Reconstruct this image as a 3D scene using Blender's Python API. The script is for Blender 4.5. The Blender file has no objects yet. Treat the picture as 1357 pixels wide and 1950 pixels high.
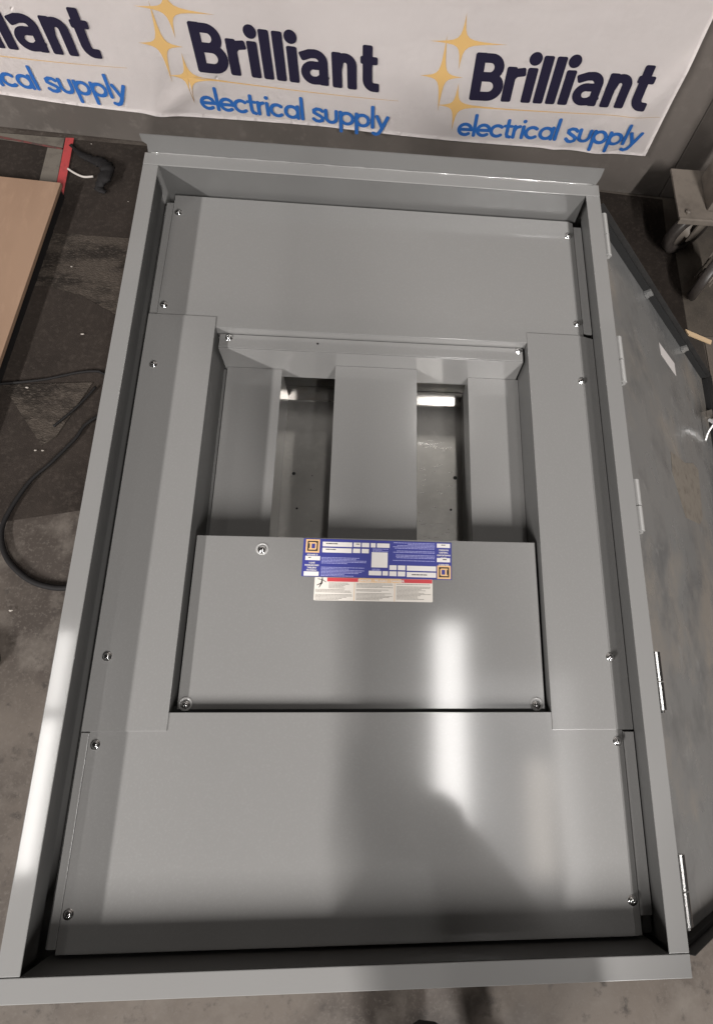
import bpy, bmesh, math, random
from mathutils import Vector, Matrix
random.seed(7)
S = bpy.context.scene
COL = S.collection
# ------------------------------------------------------------------ camera
cam_d = bpy.data.cameras.new('camera'); cam = bpy.data.objects.new('camera', cam_d); COL.objects.link(cam)
cam_d.sensor_fit = 'HORIZONTAL'; cam_d.sensor_width = 36.0
cam_d.lens = 1200.0 * 36.0 / 1357.0
cam_d.shift_x = (678.5 - 804.82) / 1357.0; cam_d.shift_y = 0.0
cam_d.clip_start = 0.01; cam_d.clip_end = 100
RM = Matrix(((0.9958734964, -0.0262335873, -0.0868779489), (-0.0030447044, 0.9471115420, -0.3208901006),
             (0.0907012067, 0.3198304641, 0.9431234094)))
cam.matrix_world = Matrix.Translation((-0.00452, -0.43039, 1.15696)) @ RM.to_4x4()
S.camera = cam
S.render.resolution_x, S.render.resolution_y = 712, 1024
S.view_settings.view_transform = 'Standard'; S.view_settings.look = 'None'
S.view_settings.exposure = 0.0; S.view_settings.gamma = 1.0
# ------------------------------------------------------------------ world: dim even hall light
w = bpy.data.worlds.new('World'); S.world = w; w.use_nodes = True
bg = w.node_tree.nodes['Background']; bg.inputs[0].default_value = (1.0, 0.95, 0.9, 1); bg.inputs[1].default_value = 0.016
# ------------------------------------------------------------------ ceiling lamps of the hall, and an added sheen lamp
def lamp(name, loc, sx, sy, power, col):
    d = bpy.data.lights.new(name, 'AREA'); d.shape = 'RECTANGLE'; d.size = sx; d.size_y = sy
    d.energy = power; d.color = col
    o = bpy.data.objects.new(name, d); COL.objects.link(o); o.location = loc
    return o
CW = (1.0, 0.978, 0.958)
lamp('hall_lamp', (2.70, -9.2, 7.0), 0.36, 7.6, 2750, CW)
lamp('hall_lamp', (-8.6, -9.0, 7.0), 0.60, 7.6, 5150, CW)
lamp('tube_lamp', (1.10, -0.55, 7.0), 0.38, 2.8, 50, (1.0, 0.97, 0.94))
lamp('tube_lamp', (-3.66, 0.22, 7.0), 0.18, 0.9, 5.5, (1.0, 0.97, 0.93))
lamp('tube_lamp', (-3.66, -1.15, 7.0), 0.18, 1.6, 13.5, (1.0, 0.97, 0.93))
lamp('tube_lamp', (2.20, -1.5, 7.0), 0.32, 1.3, 5, (1.0, 0.90, 0.79))
lamp('sheen_lamp', (2.05, -1.1, 7.2), 1.5, 2.6, 17, (1.0, 0.98, 0.97))  # wide dim lamp added to spread a sheen right of centre
lamp('tube_lamp', (1.02, 4.0, 7.0), 0.45, 1.0, 17, (1.0, 0.96, 0.9))

# ------------------------------------------------------------------ materials
def mat(name, col, rough=0.5, metal=0.0, spec=0.5, coat=None, noise=None, bump=None, stretch=(1, 1, 1), rnoise=None):
    m = bpy.data.materials.new(name); m.use_nodes = True; nt = m.node_tree; N = nt.nodes; L = nt.links
    b = N['Principled BSDF']; b.inputs['Roughness'].default_value = rough; b.inputs['Metallic'].default_value = metal
    b.inputs['Specular IOR Level'].default_value = spec
    b.inputs['Base Color'].default_value = (*col, 1)
    if coat: b.inputs['Coat Weight'].default_value = coat[0]; b.inputs['Coat Roughness'].default_value = coat[1]; b.inputs['Coat IOR'].default_value = 1.72
    tc = N.new('ShaderNodeTexCoord'); mp = N.new('ShaderNodeMapping'); mp.inputs['Scale'].default_value = stretch
    L.new(tc.outputs['Object'], mp.inputs['Vector'])
    prev = None
    if noise:
        out = None
        for (sc, col2, lo, hi) in noise:
            n = N.new('ShaderNodeTexNoise'); n.inputs['Scale'].default_value = sc; n.inputs['Detail'].default_value = 7
            n.inputs['Roughness'].default_value = 0.62
            L.new(mp.outputs[0], n.inputs['Vector'])
            r = N.new('ShaderNodeMapRange'); r.inputs[1].default_value = lo; r.inputs[2].default_value = hi
            L.new(n.outputs[0], r.inputs[0])
            mx = N.new('ShaderNodeMix'); mx.data_type = 'RGBA'
            L.new(r.outputs[0], mx.inputs[0])
            if out is None: mx.inputs[6].default_value = (*col, 1)
            else: L.new(out, mx.inputs[6])
            mx.inputs[7].default_value = (*col2, 1); out = mx.outputs[2]
        L.new(out, b.inputs['Base Color'])
    if rnoise:
        sc, lo, hi = rnoise
        n = N.new('ShaderNodeTexNoise'); n.inputs['Scale'].default_value = sc; n.inputs['Detail'].default_value = 5
        L.new(mp.outputs[0], n.inputs['Vector'])
        r = N.new('ShaderNodeMapRange'); r.inputs[1].default_value = 0.35; r.inputs[2].default_value = 0.7
        r.inputs[3].default_value = lo; r.inputs[4].default_value = hi
        L.new(n.outputs[0], r.inputs[0]); L.new(r.outputs[0], b.inputs['Roughness'])
    if bump:
        hprev = None
        for (sc, st, dist) in bump:
            n = N.new('ShaderNodeTexNoise'); n.inputs['Scale'].default_value = sc; n.inputs['Detail'].default_value = 4
            L.new(mp.outputs[0], n.inputs['Vector'])
            bp = N.new('ShaderNodeBump'); bp.inputs['Strength'].default_value = st; bp.inputs['Distance'].default_value = dist
            L.new(n.outputs[0], bp.inputs['Height'])
            if hprev: L.new(hprev, bp.inputs['Normal'])
            hprev = bp.outputs[0]
        L.new(hprev, b.inputs['Normal'])
    return m
GREY = (0.195, 0.190, 0.184)
paint = mat('grey_enamel', GREY, 0.3, coat=(1, .11), spec=.35, noise=[(3.0, (0.188, 0.183, 0.177), .3, .8), (260, (0.21, 0.205, 0.199), .5, .72)],
            bump=[(420, 0.12, 0.0006), (14, 0.05, 0.004)], rnoise=(3, 0.28, 0.34))
paint_rim = mat('grey_enamel_smooth', (0.205, 0.2, 0.194), 0.22, coat=(1, .08), spec=.35, noise=[(4.0, (0.198, 0.193, 0.187), .3, .8)],
                bump=[(300, 0.05, 0.0004), (10, 0.04, 0.003)], rnoise=(3, 0.22, 0.26))
paint_shaded = mat('grey_enamel_shaded', (0.102, 0.100, 0.097), 0.4, noise=[(6.0, (0.092, 0.09, 0.087), .4, .7)], bump=[(300, 0.1, 0.0006)])  # same enamel made darker: shade of inner faces put into the colour
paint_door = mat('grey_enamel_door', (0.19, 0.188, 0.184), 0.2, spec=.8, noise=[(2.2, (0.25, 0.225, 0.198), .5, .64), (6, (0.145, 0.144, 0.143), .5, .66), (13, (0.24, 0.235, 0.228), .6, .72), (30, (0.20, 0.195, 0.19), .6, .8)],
                 bump=[(300, 0.08, 0.0005), (3, 0.12, 0.012)], rnoise=(4, 0.1, 0.36))  # blotches put cloudy reflections into the colour, along with smudges
galv = mat('galvanised_steel', (0.42, 0.405, 0.385), 0.3, metal=0.9, noise=[(9, (0.38, 0.365, 0.345), .42, .62), (45, (0.46, 0.445, 0.42), .5, .75)],
           bump=[(160, 0.03, 0.0001)], rnoise=(6, 0.30, 0.36))
galv_s = mat('galvanised_steel_bright', (0.52, 0.50, 0.47), 0.16, metal=0.95, noise=[(20, (0.48, 0.44, 0.39), .42, .62)])
zinc = mat('zinc_plate', (0.62, 0.61, 0.6), 0.25, metal=1.0)
chrome = mat('bright_steel', (0.8, 0.79, 0.78), 0.12, metal=1.0)
gasket = mat('black_gasket', (0.012, 0.012, 0.012), 0.7, bump=[(300, .3, .001)])
lip_shaded = mat('grey_enamel_lip_shaded', (0.125, 0.122, 0.118), 0.5, spec=.3, noise=[(5.0, (0.115, 0.112, 0.109), .3, .8)], bump=[(200, .08, .0005)])  # lip enamel darkened: shade of its upright face put into the colour
hinge_m = mat('hinge_grey', (0.33, 0.322, 0.312), 0.25, noise=[(90, (0.34, 0.335, 0.33), .58, .75)], bump=[(200, .1, .0005)])
concrete = mat('floor_concrete', (0.088, 0.073, 0.061), 0.6, spec=.2, noise=[(.9, (0.04, 0.032, 0.027), .44, .58), (7, (0.105, 0.09, 0.077), .5, .72), (26, (0.035, 0.029, 0.025), .58, .74), (120, (0.098, 0.084, 0.072), .52, .8)],
               bump=[(60, .15, .002)], rnoise=(5, .5, .75))
carpet_dark = mat('carpet_dark', (0.026, 0.0205, 0.0172), 0.95, spec=.1, noise=[(5, (0.018, 0.0142, 0.012), .4, .65), (70, (0.038, 0.0305, 0.0255), .5, .75)], bump=[(260, .5, .003)])
carpet_worn = mat('carpet_worn', (0.048, 0.039, 0.032), 0.95, spec=.1, noise=[(5, (0.019, 0.0155, 0.013), .45, .58), (60, (0.085, 0.07, 0.058), .52, .76)], bump=[(120, .9, .006)], stretch=(1, 2.2, 1))
carpet_tan = mat('carpet_tan', (0.075, 0.061, 0.048), 0.9, noise=[(8, (0.05, 0.041, 0.033), .45, .65), (120, (0.1, 0.085, 0.068), .55, .75)], bump=[(200, .4, .003)])
wall_m = mat('wall_panelling', (0.090, 0.077, 0.068), 0.62, noise=[(2.0, (0.063, 0.054, 0.047), .42, .68), (18, (0.108, 0.093, 0.082), .55, .75)], bump=[(40, .1, .003)])
seam_m = mat('wall_seam', (0.02, 0.018, 0.016), 0.8)
cloth = mat('banner_vinyl', (0.74, 0.68, 0.66), 0.6, noise=[(3, (0.715, 0.655, 0.635), .45, .7)], bump=[(3.5, .35, .03), (500, .1, .0005)])
navy = mat('print_navy', (0.009, 0.007, 0.020), 0.7, spec=.2)
blue = mat('print_blue', (0.014, 0.085, 0.28), 0.5)
gold = mat('print_gold', (0.46, 0.29, 0.11), 0.5)
ply = mat('plywood_sheet', (0.22, 0.143, 0.097), 0.6, spec=.2, noise=[(3, (0.185, 0.118, 0.079), .4, .65), (30, (0.24, 0.158, 0.108), .55, .75)], stretch=(1, .25, 1), bump=[(80, .1, .001)])
black = mat('black_rubber', (0.010, 0.009, 0.009), 0.7, spec=.15)
dull_red = mat('worn_red_line', (0.11, 0.03, 0.026), 0.7, noise=[(50, (0.05, 0.03, 0.026), .45, .6)])
red_m = mat('red_tape', (0.30, 0.035, 0.035), 0.6, noise=[(60, (0.22, 0.03, 0.03), .5, .7)])
tan_m = mat('bare_paper_band', (0.10, 0.086, 0.07), 0.8, noise=[(20, (0.06, 0.05, 0.041), .5, .7)])
white_w = mat('white_plastic', (0.33, 0.3, 0.275), 0.5)
wood = mat('pale_wood', (0.58, 0.42, 0.26), 0.6)
lab_blue = mat('label_blue', (0.045, 0.05, 0.24), 0.35)
lab_white = mat('label_white', (0.72, 0.68, 0.65), 0.4)
lab_cream = mat('label_cream', (0.72, 0.67, 0.61), 0.4)
lab_red = mat('label_red', (0.55, 0.06, 0.07), 0.4)
lab_orange = mat('label_orange', (0.72, 0.45, 0.22), 0.4)
lab_ink = mat('label_ink', (0.03, 0.025, 0.025), 0.5)
lab_grey = mat('label_fine_print', (0.24, 0.215, 0.19), 0.5)
lab_lilac = mat('label_pale_print', (0.34, 0.34, 0.62), 0.5)
paper = mat('sticker_paper', (0.66, 0.62, 0.6), 0.5)
tape_m = mat('clear_tape', (0.22, 0.195, 0.165), 0.22, noise=[(30, (0.15, 0.13, 0.11), .5, .7)], bump=[(40, .4, .003)])
steel_b = mat('beige_painted_steel', (0.17, 0.145, 0.122), 0.5, noise=[(14, (0.115, 0.097, 0.082), .5, .7)], bump=[(30, .1, .002)])
wheel_m = mat('grey_brown_wheel', (0.035, 0.029, 0.026), 0.45, noise=[(20, (0.055, 0.047, 0.041), .5, .7)])
jacket = mat('dark_cloth', (0.02, 0.02, 0.022), 0.9)
denim = mat('dark_denim', (0.03, 0.035, 0.05), 0.9)
skin = mat('skin', (0.42, 0.25, 0.18), 0.5)
hair_m = mat('dark_hair', (0.02, 0.014, 0.01), 0.6)

# ------------------------------------------------------------------ helpers
def link(name, bm, m, parent=None, smooth=False, mats=None):
    me = bpy.data.meshes.new(name); bm.normal_update(); bm.to_mesh(me); bm.free()
    for mm in (mats or [m]): me.materials.append(mm)
    if smooth:
        for p in me.polygons: p.use_smooth = True
    o = bpy.data.objects.new(name, me); COL.objects.link(o)
    if parent: o.parent = parent
    return o
def empty(name, loc=(0, 0, 0)):
    o = bpy.data.objects.new(name, None); COL.objects.link(o); o.location = loc; o.empty_display_size = .1
    return o
def tag(o, label=None, cat=None, group=None, kind=None):
    if label: o['label'] = label
    if cat: o['category'] = cat
    if group: o['group'] = group
    if kind: o['kind'] = kind
    return o
def bxa(bm, x0, x1, y0, y1, z0, z1, bev=0.0):
    vs = [bm.verts.new(p) for p in ((x0, y0, z0), (x1, y0, z0), (x1, y1, z0), (x0, y1, z0), (x0, y0, z1), (x1, y0, z1), (x1, y1, z1), (x0, y1, z1))]
    fs = [bm.faces.new([vs[i] for i in f]) for f in ((3, 2, 1, 0), (4, 5, 6, 7), (0, 1, 5, 4), (1, 2, 6, 5), (2, 3, 7, 6), (3, 0, 4, 7))]
    if bev > 0:
        es = list({e for f in fs for e in f.edges})
        bmesh.ops.bevel(bm, geom=es, offset=bev, segments=2, profile=.6, affect='EDGES')
def box(name, x0, x1, y0, y1, z0, z1, m, parent=None, bev=0.0012):
    bm = bmesh.new(); bxa(bm, x0, x1, y0, y1, z0, z1, bev); return link(name, bm, m, parent)
def poly(name, pts, z0, z1, m, parent=None, xf=None):
    """prism over a polygon"""
    bm = bmesh.new(); a = [bm.verts.new((x, y, z1)) for x, y in pts]; b = [bm.verts.new((x, y, z0)) for x, y in pts]
    bm.faces.new(a); bm.faces.new(b[::-1]); n = len(pts)
    for i in range(n): bm.faces.new((a[(i + 1) % n], a[i], b[i], b[(i + 1) % n]))
    bmesh.ops.recalc_face_normals(bm, faces=bm.faces)
    if xf is not None: bm.transform(xf)
    return link(name, bm, m, parent)
def lathe(bm, prof, seg=24, xf=None):
    rings = []
    for r, z in prof:
        if r < 1e-6: rings.append([bm.verts.new((0, 0, z))])
        else: rings.append([bm.verts.new((r * math.cos(2 * math.pi * i / seg), r * math.sin(2 * math.pi * i / seg), z)) for i in range(seg)])
    vs = [v for r in rings for v in r]
    for a, b in zip(rings, rings[1:]):
        for i in range(seg):
            j = (i + 1) % seg
            if len(a) == 1 and len(b) == 1: continue
            if len(a) == 1: bm.faces.new((a[0], b[i], b[j]))
            elif len(b) == 1: bm.faces.new((a[i], a[j], b[0]))
            else: bm.faces.new((a[i], a[j], b[j], b[i]))
    bmesh.ops.recalc_face_normals(bm, faces=bm.faces)
    if xf is not None: bmesh.ops.transform(bm, matrix=xf, verts=vs)
def smooth_path(pts, n=8):
    P = [Vector(p) for p in pts]; out = []
    for i in range(len(P) - 1):
        p0 = P[max(i - 1, 0)]; p1 = P[i]; p2 = P[i + 1]; p3 = P[min(i + 2, len(P) - 1)]
        for k in range(n):
            t = k / n
            out.append(0.5 * ((2 * p1) + (p2 - p0) * t + (2 * p0 - 5 * p1 + 4 * p2 - p3) * t * t + (3 * p1 - p0 - 3 * p2 + p3) * t ** 3))
    out.append(P[-1]); return out
def tube(bm, path, rad, seg=10, flat=1.0):
    n = len(path); rings = []
    for i, p in enumerate(path):
        t = (path[min(i + 1, n - 1)] - path[max(i - 1, 0)]).normalized()
        u = t.cross(Vector((0, 0, 1)));
        if u.length < 1e-3: u = Vector((1, 0, 0))
        u.normalize(); v = u.cross(t)
        r = rad[i] if isinstance(rad, (list, tuple)) else rad
        rings.append([bm.verts.new(p + u * r * math.cos(2 * math.pi * k / seg) + v * r * flat * math.sin(2 * math.pi * k / seg)) for k in range(seg)])
    for a, b in zip(rings, rings[1:]):
        for k in range(seg): bm.faces.new((a[k], a[(k + 1) % seg], b[(k + 1) % seg], b[k]))
    bm.faces.new(rings[0][::-1]); bm.faces.new(rings[-1])
    bmesh.ops.recalc_face_normals(bm, faces=bm.faces)
H = 0.87   # rim of the enclosure above the floor; rim plane is z = 0

# ================================================================== SETTING
bm = bmesh.new(); bxa(bm, -9, 9, -9, 9, -H - .1, -H); floor = tag(link('floor', bm, concrete), kind='structure')
def ctile(pts, m, lvl, label=None):
    o = poly('carpet_tile', pts, -H + .0005 * lvl, -H + .004 * lvl, m, floor)
    if label: o['label'] = label
    return o
ctile([(-2.4, 1.345), (-.90, 1.325), (-.60, 1.32), (-.6, 1.78), (-2.4, 1.81)], carpet_dark, 1)
ctile([(-2.4, .90), (-1.06, 1.03), (-.60, .77), (-.60, 1.35), (-2.4, 1.37)], carpet_worn, .6)
ctile([(-2.4, .10), (-1.18, .185), (-.94, .232), (-.60, .27), (-.60, .80), (-.94, .985), (-1.06, 1.055), (-1.2, 1.09), (-2.4, .92)], carpet_dark, 1)
ctile([(-1.255, .675), (-.965, .70), (-1.05, .49), (-1.09, .455), (-1.20, .60)], carpet_worn, 2, 'worn wedge of brown carpet with cut end')
ctile([(.60, 1.06), (1.235, 1.03), (1.235, 1.42), (1.205, 1.44), (1.215, 1.70), (.60, 1.74)], carpet_dark, 1)
ctile([(.60, .70), (1.15, .70), (1.30, .74), (1.29, 1.015), (1.235, 1.045), (.60, 1.08)], mat('carpet_brown', (0.032, 0.025, 0.02), 0.95, noise=[(7, (0.022, 0.018, 0.015), .45, .65), (110, (0.05, 0.041, 0.034), .55, .75)], bump=[(200, .5, .004)]), .7)
ctile([(1.20, 1.032), (1.90, 1.00), (1.90, 1.66), (1.18, 1.71), (1.19, 1.44)], carpet_tan, .8, 'tan floor tile beside the dark carpet')
ctile([(1.298, .3), (2.0, .3), (2.0, .995), (1.298, 1.02)], mat('carpet_beige', (0.11, 0.09, 0.073), .9, noise=[(6, (0.08, 0.065, 0.053), .45, .65), (90, (0.14, 0.118, 0.097), .55, .75)], bump=[(160, .4, .003)]), 1)
# wall behind (runs slightly askew)
WA = math.atan(-0.042)
WX = Matrix.Translation((0, 1.763, -H)) @ Matrix.Rotation(WA, 4, 'Z')    # local x along wall, z up, -y to the room
bm = bmesh.new(); bxa(bm, -7, 1.20, 0, .15, 0.006, 2.6, .002); bxa(bm, 1.2035, 7, 0.001, .15, 0.006, 2.6, .002); bxa(bm, -7, 7, 0.02, .151, -.02, 2.59)
bm.transform(WX); wall = tag(link('wall', bm, wall_m), kind='structure')

# ================================================================== BANNER
import bisect
BB = [(-2.6, .17), (-1.406, .170), (-1.126, .162), (-.837, .163), (-.5, .178), (-.214, .192), (.365, .200), (.8, .208), (1.047, .216), (1.1, .217)]
def lerp(tab, x):
    xs = [a for a, _ in tab]; i = min(max(bisect.bisect(xs, x), 1), len(xs) - 1)
    (x0, y0), (x1, y1) = tab[i - 1], tab[i]; return y0 + (y1 - y0) * (x - x0) / (x1 - x0)
BTOP = 1.35
def bdep(x, z):
    """distance the vinyl stands off the wall (m): slack folds"""
    f = .030 + .006 * math.sin(2.1 * x + 1) + .004 * math.sin(5.3 * x + 3 * z) * (1 - min(z, 1) * .5)
    d = abs((x + .82) * .8 - (z - .17) * .9); f += .012 * math.exp(-(d / .035) ** 2) * math.exp(-((z - .2) / .12) ** 2)
    d = abs((x - .98) - (z - .45) * .55); f += .009 * math.exp(-(d / .05) ** 2)
    d = abs((x - .72) - (z - .24) * 1.2); f += .006 * math.exp(-(d / .03) ** 2) * math.exp(-((z - .24) / .1) ** 2)
    return f
banner = empty('banner', (0, 0, 0))
tag(banner, 'white vinyl banner with three printed electrical supply logos hanging on the wall', 'banner')
bm = bmesh.new(); NX, NZ = 220, 60; g = []
for i in range(NX + 1):
    x = -2.6 + (1.047 + 2.6) * i / NX; col = []
    for j in range(NZ + 1):
        zb = lerp(BB, x); z = zb + (BTOP - zb) * j / NZ; xx = x - .003 * (z - .216) / .5 if i == NX else x
        col.append(bm.verts.new((xx, -bdep(x, z), z)))
    g.append(col)
for i in range(NX):
    for j in range(NZ): bm.faces.new((g[i][j], g[i + 1][j], g[i + 1][j + 1], g[i][j + 1]))
r = bmesh.ops.solidify(bm, geom=bm.faces[:], thickness=.0012)
bmesh.ops.recalc_face_normals(bm, faces=bm.faces)
bm.transform(WX); link('vinyl_sheet', bm, cloth, banner, True)
# grommets far right top (out of frame side) keep it hung
# -- stroke lettering -------------------------------------------------
def arc(cx, cy, rx, ry, a0, a1, n=14):
    return [(cx + rx * math.cos(math.radians(a0 + (a1 - a0) * i / n)), cy + ry * math.sin(math.radians(a0 + (a1 - a0) * i / n))) for i in range(n + 1)]
class Print:
    """flat print laid on the banner sheet: ribbons with round ends"""
    def __init__(s, base): s.bm = bmesh.new(); s.k = 0; s.base = base
    def P(s, x, z, off):
        X, Z = s.tf(x, z); return s.bm.verts.new((X, -bdep(X, Z) - .0016 - off, Z))
    def fan(s, pts):
        s.k += 1; off = s.k * .00006; v = [s.P(x, z, off) for x, z in pts]; s.bm.faces.new(v)
    def strip(s, a, b):
        s.k += 1; off = s.k * .00006; A = [s.P(*p, off) for p in a]; B = [s.P(*p, off) for p in b]
        for i in range(len(A) - 1): s.bm.faces.new((A[i], A[i + 1], B[i + 1], B[i]))
    def stroke(s, pts, wd, caps=True):
        # resample long segments
        P = [Vector((x, y)) for x, y in pts]; P = [p for i, p in enumerate(P) if i == 0 or (p - P[i - 1]).length > 1e-5]; Q = [P[0]]
        for p in P[1:]:
            n = max(1, int((p - Q[-1]).length / .02)); q0 = Q[-1]
            for i in range(1, n + 1): Q.append(q0.lerp(p, i / n))
        h = wd / 2; A = []; B = []
        for i, p in enumerate(Q):
            t1 = (Q[i] - Q[i - 1]).normalized() if i > 0 else (Q[1] - Q[0]).normalized()
            t2 = (Q[i + 1] - Q[i]).normalized() if i < len(Q) - 1 else t1
            t = (t1 + t2); t = t1 if t.length < .3 else t.normalized()
            n = Vector((-t.y, t.x)); sc = min(1.6, 1 / max(.5, n.dot(Vector((-t1.y, t1.x)))))
            A.append(tuple(p + n * h * sc)); B.append(tuple(p - n * h * sc))
        s.strip(A, B)
        if caps:
            for e, t in ((Q[0], (Q[0] - Q[1]).normalized()), (Q[-1], (Q[-1] - Q[-2]).normalized())):
                n = Vector((-t.y, t.x)); c = min(.006, h * .8)
                s.fan([tuple(e + t * a * h + n * b * h) for a, b in ((-.1, 1), (1 - c / h, 1), (1 - .3 * c / h, 1 - .3 * c / h), (1, 1 - c / h), (1, -1 + c / h), (1 - .3 * c / h, -1 + .3 * c / h), (1 - c / h, -1), (-.1, -1))])
    def disc(s, x, y, rx, ry=None):
        ry = ry or rx; s.fan([(x + rx * math.cos(a * math.pi / 12), y + ry * math.sin(a * math.pi / 12)) for a in range(24)])
    def done(s, name, m, parent):
        bm = s.bm; bm.normal_update()
        for f in bm.faces:
            if f.normal.y > 0: f.normal_flip()
        bm.transform(WX); return link(name, bm, m, parent)
def logo(x0, z0, slope, sx, full=True):
    TF = lambda x, z: (x0 + x * sx, z0 + z + slope * x * sx)
    p = Print(0); p.tf = TF; w_ = .0345
    # B
    p.stroke([(.018, .018), (.018, .154)], w_, False); p.fan([(.0007, .006), (.006, .0007), (.035, .0007), (.035, .03), (.0007, .03)])
    p.fan([(.0007, .145), (.035, .145), (.035, .1713), (.006, .1713), (.0007, .166)])
    p.stroke([(.018, .154), (.055, .154)] + arc(.055, .1215, .030, .0325, 90, -90) + [(.018, .089)], .0325, False)
    p.stroke([(.018, .089), (.060, .089)] + arc(.060, .0535, .034, .0355, 90, -90) + [(.018, .018)], .0345, False)
    # r
    p.stroke([(.130, .018), (.130, .112)], w_); p.stroke([(.130, .075), (.134, .095), (.146, .108), (.163, .111)], .031)
    # i l l i
    for x, dot in ((.200, 1), (.2435, 0), (.287, 0), (.331, 1)):
        p.stroke([(x, .018), (x, .112 if dot else .156)], w_)
        if dot: p.disc(x, .160, .0215, .0235)
    # a (two-storey)
    p.stroke([(.372, .104), (.390, .1115), (.406, .113)] + arc(.406, .085, .028, .028, 90, 0) + [(.434, .018)], .031)
    p.stroke([(.434, .073), (.405, .072)] + arc(.400, .045, .028, .0275, 90, 270) + [(.415, .019), (.434, .034)], .030)
    # n
    p.stroke([(.480, .018), (.480, .112)], .0335)
    p.stroke([(.482, .075), (.486, .092)] + arc(.508, .087, .023, .025, 160, 0) + [(.531, .018)], .0325)
    # t
    p.stroke([(.584, .148), (.584, .045)] + arc(.604, .045, .020, .027, 180, 270) + [(.608, .018)], .033)
    p.stroke([(.574, .113), (.604, .113)], .028)
    p.done('wordmark', navy, banner)
    # sub line
    p = Print(0); p.tf = lambda x, z: TF(-.018 + x, -.146 + z); w2 = .0130; X = .056; R = .0222
    def e(c): p.stroke([(c - R, .029), (c + R - .001, .029)] + arc(c, .029, R, R, 0, 312), w2)
    def c_(c): p.stroke(arc(c, .029, R, R, 48, 312), w2)
    def l_(c, h=.088): p.stroke([(c, .006), (c, h)], w2)
    def r_(c): p.stroke([(c, .006), (c, X - .004)], w2); p.stroke([(c, .033), (c + .005, .047), (c + .018, .052)], w2)
    def t_(c): p.stroke([(c, .074), (c, .018), (c + .004, .008), (c + .013, .006)], w2); p.stroke([(c - .011, .051), (c + .014, .051)], w2 * .9)
    def a_(c): p.stroke(arc(c, .029, R, R, 0, 360, 22), w2, False); p.stroke([(c + R, .053), (c + R, .006)], w2)
    def s_(c): p.stroke([(c + .016, .047), (c + .008, .053), (c - .004, .054), (c - .014, .048), (c - .014, .038), (c - .004, .032), (c + .007, .027), (c + .016, .020), (c + .014, .009), (c + .003, .004), (c - .008, .005), (c - .017, .012)], w2)
    def u_(c): p.stroke([(c - .019, .053), (c - .019, .026)] + arc(c, .026, .019, .0205, 180, 360) + [(c + .019, .053)], w2)
    def p_(c): p.stroke(arc(c, .029, R, R, 0, 360, 22), w2, False); p.stroke([(c - R, .053), (c - R, -.026)], w2)
    e(.0235); l_(.058); e(.092); c_(.143); t_(.180); r_(.206); l_(.238, .052); p.disc(.238, .074, .0075); c_(.273); a_(.326); l_(.364)
    s_(.422); u_(.470); p_(.527); p_(.585); l_(.622)
    p.stroke([(.638, .053), (.657, .008)], w2); p.stroke([(.677, .053), (.653, -.004), (.645, -.017), (.634, -.022), (.625, -.018)], w2)
    p.done('tagline', blue, banner)
    # stars
    def star(cx, cz, l, r, u, d, thick=.017):
        p = Print(0); p.tf = TF
        def q(ax, ay, bx, by):   # concave quarter from tip a to tip b
            out = []
            for i in range(9):
                t = i / 8; s1 = (1 - t) ** 3.2; s2 = t ** 3.2; m = 3 * t * (1 - t) * .12
                out.append((cx + ax * s1 + bx * s2 + (math.copysign(1, ax + bx)) * .0 + (ax / max(abs(ax), 1e-6) + bx / max(abs(bx), 1e-6)) * thick * 2.6 * t * (1 - t) * .95,
                            cz + ay * s1 + by * s2 + (ay / max(abs(ay), 1e-6) + by / max(abs(by), 1e-6)) * thick * 2.6 * t * (1 - t) * .95))
            return out
        tips = [(r, 0), (0, u), (-l, 0), (0, -d)]; ring = []
        for i in range(4):
            a = tips[i]; b = tips[(i + 1) % 4]; ring += q(*a, *b)[:-1]
        s_off = .0001; c = p.P(cx, cz, s_off); vs = [p.P(x, z, s_off) for x, z in ring]
        for i in range(len(vs)): p.bm.faces.new((c, vs[i], vs[(i + 1) % len(vs)]))
        p.done('printed_star', gold, banner)
    star(-.103, .082, .075, .072, .140, .130, .0104); star(-.050, .200, .107, .148, .092, .091, .0084); star(-.043, -.024, .067, .14, .087, .099, .0088)
    p = Print(0); p.tf = TF
    n = 40; A = []; B = []
    for i in range(n + 1):
        t = i / n; x = -.03 + .725 * t; hw = .0026 * (1 - t * .75); zc = -.024 - .006 * math.sin(t * 3.1)
        A.append((x, zc + hw)); B.append((x, zc - hw))
    p.strip(A, B); p.done('underline', gold, banner)
logo(-1.600, .352, .012, 1.02)
logo(-.640, .352, .014, 1.02)
logo(.320, .370, .055, 1.02)

# ================================================================== ENCLOSURE
W2, L2, FL = .535, .8175, .0342
D = -.0716          # trim level
DR = -.092          # recessed cover level
panel = empty('electrical_panel', (0, 0, -H))
tag(panel, 'large grey steel electrical panel enclosure lying on its back with its door open', 'electrical panel')
PZ = H
def B(name, x0, x1, y0, y1, z0, z1, m=paint, bev=.0012, parent=None):
    return box(name, x0, x1, y0, y1, z0 + (PZ if parent is None else 0), z1 + (PZ if parent is None else 0), m, parent or panel, bev)
# note: parts are parented to an empty standing on the floor (z = -H), so local z = z + H
B('flange', -W2, W2, L2 - FL + .0005, L2, -.003, .0006, paint_rim, .0012)
B('flange', -W2, W2, -L2, -L2 + FL - .0005, -.003, .0006, paint_rim, .0012)
B('flange', -W2, -W2 + FL, -L2 + FL + .0004, L2 - FL - .0004, -.003, .0, paint_rim, .0012)
B('flange', W2 - FL, W2, -L2 + FL + .0004, L2 - FL - .0004, -.003, .0, paint_rim, .0012)
BD = -.345
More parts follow.
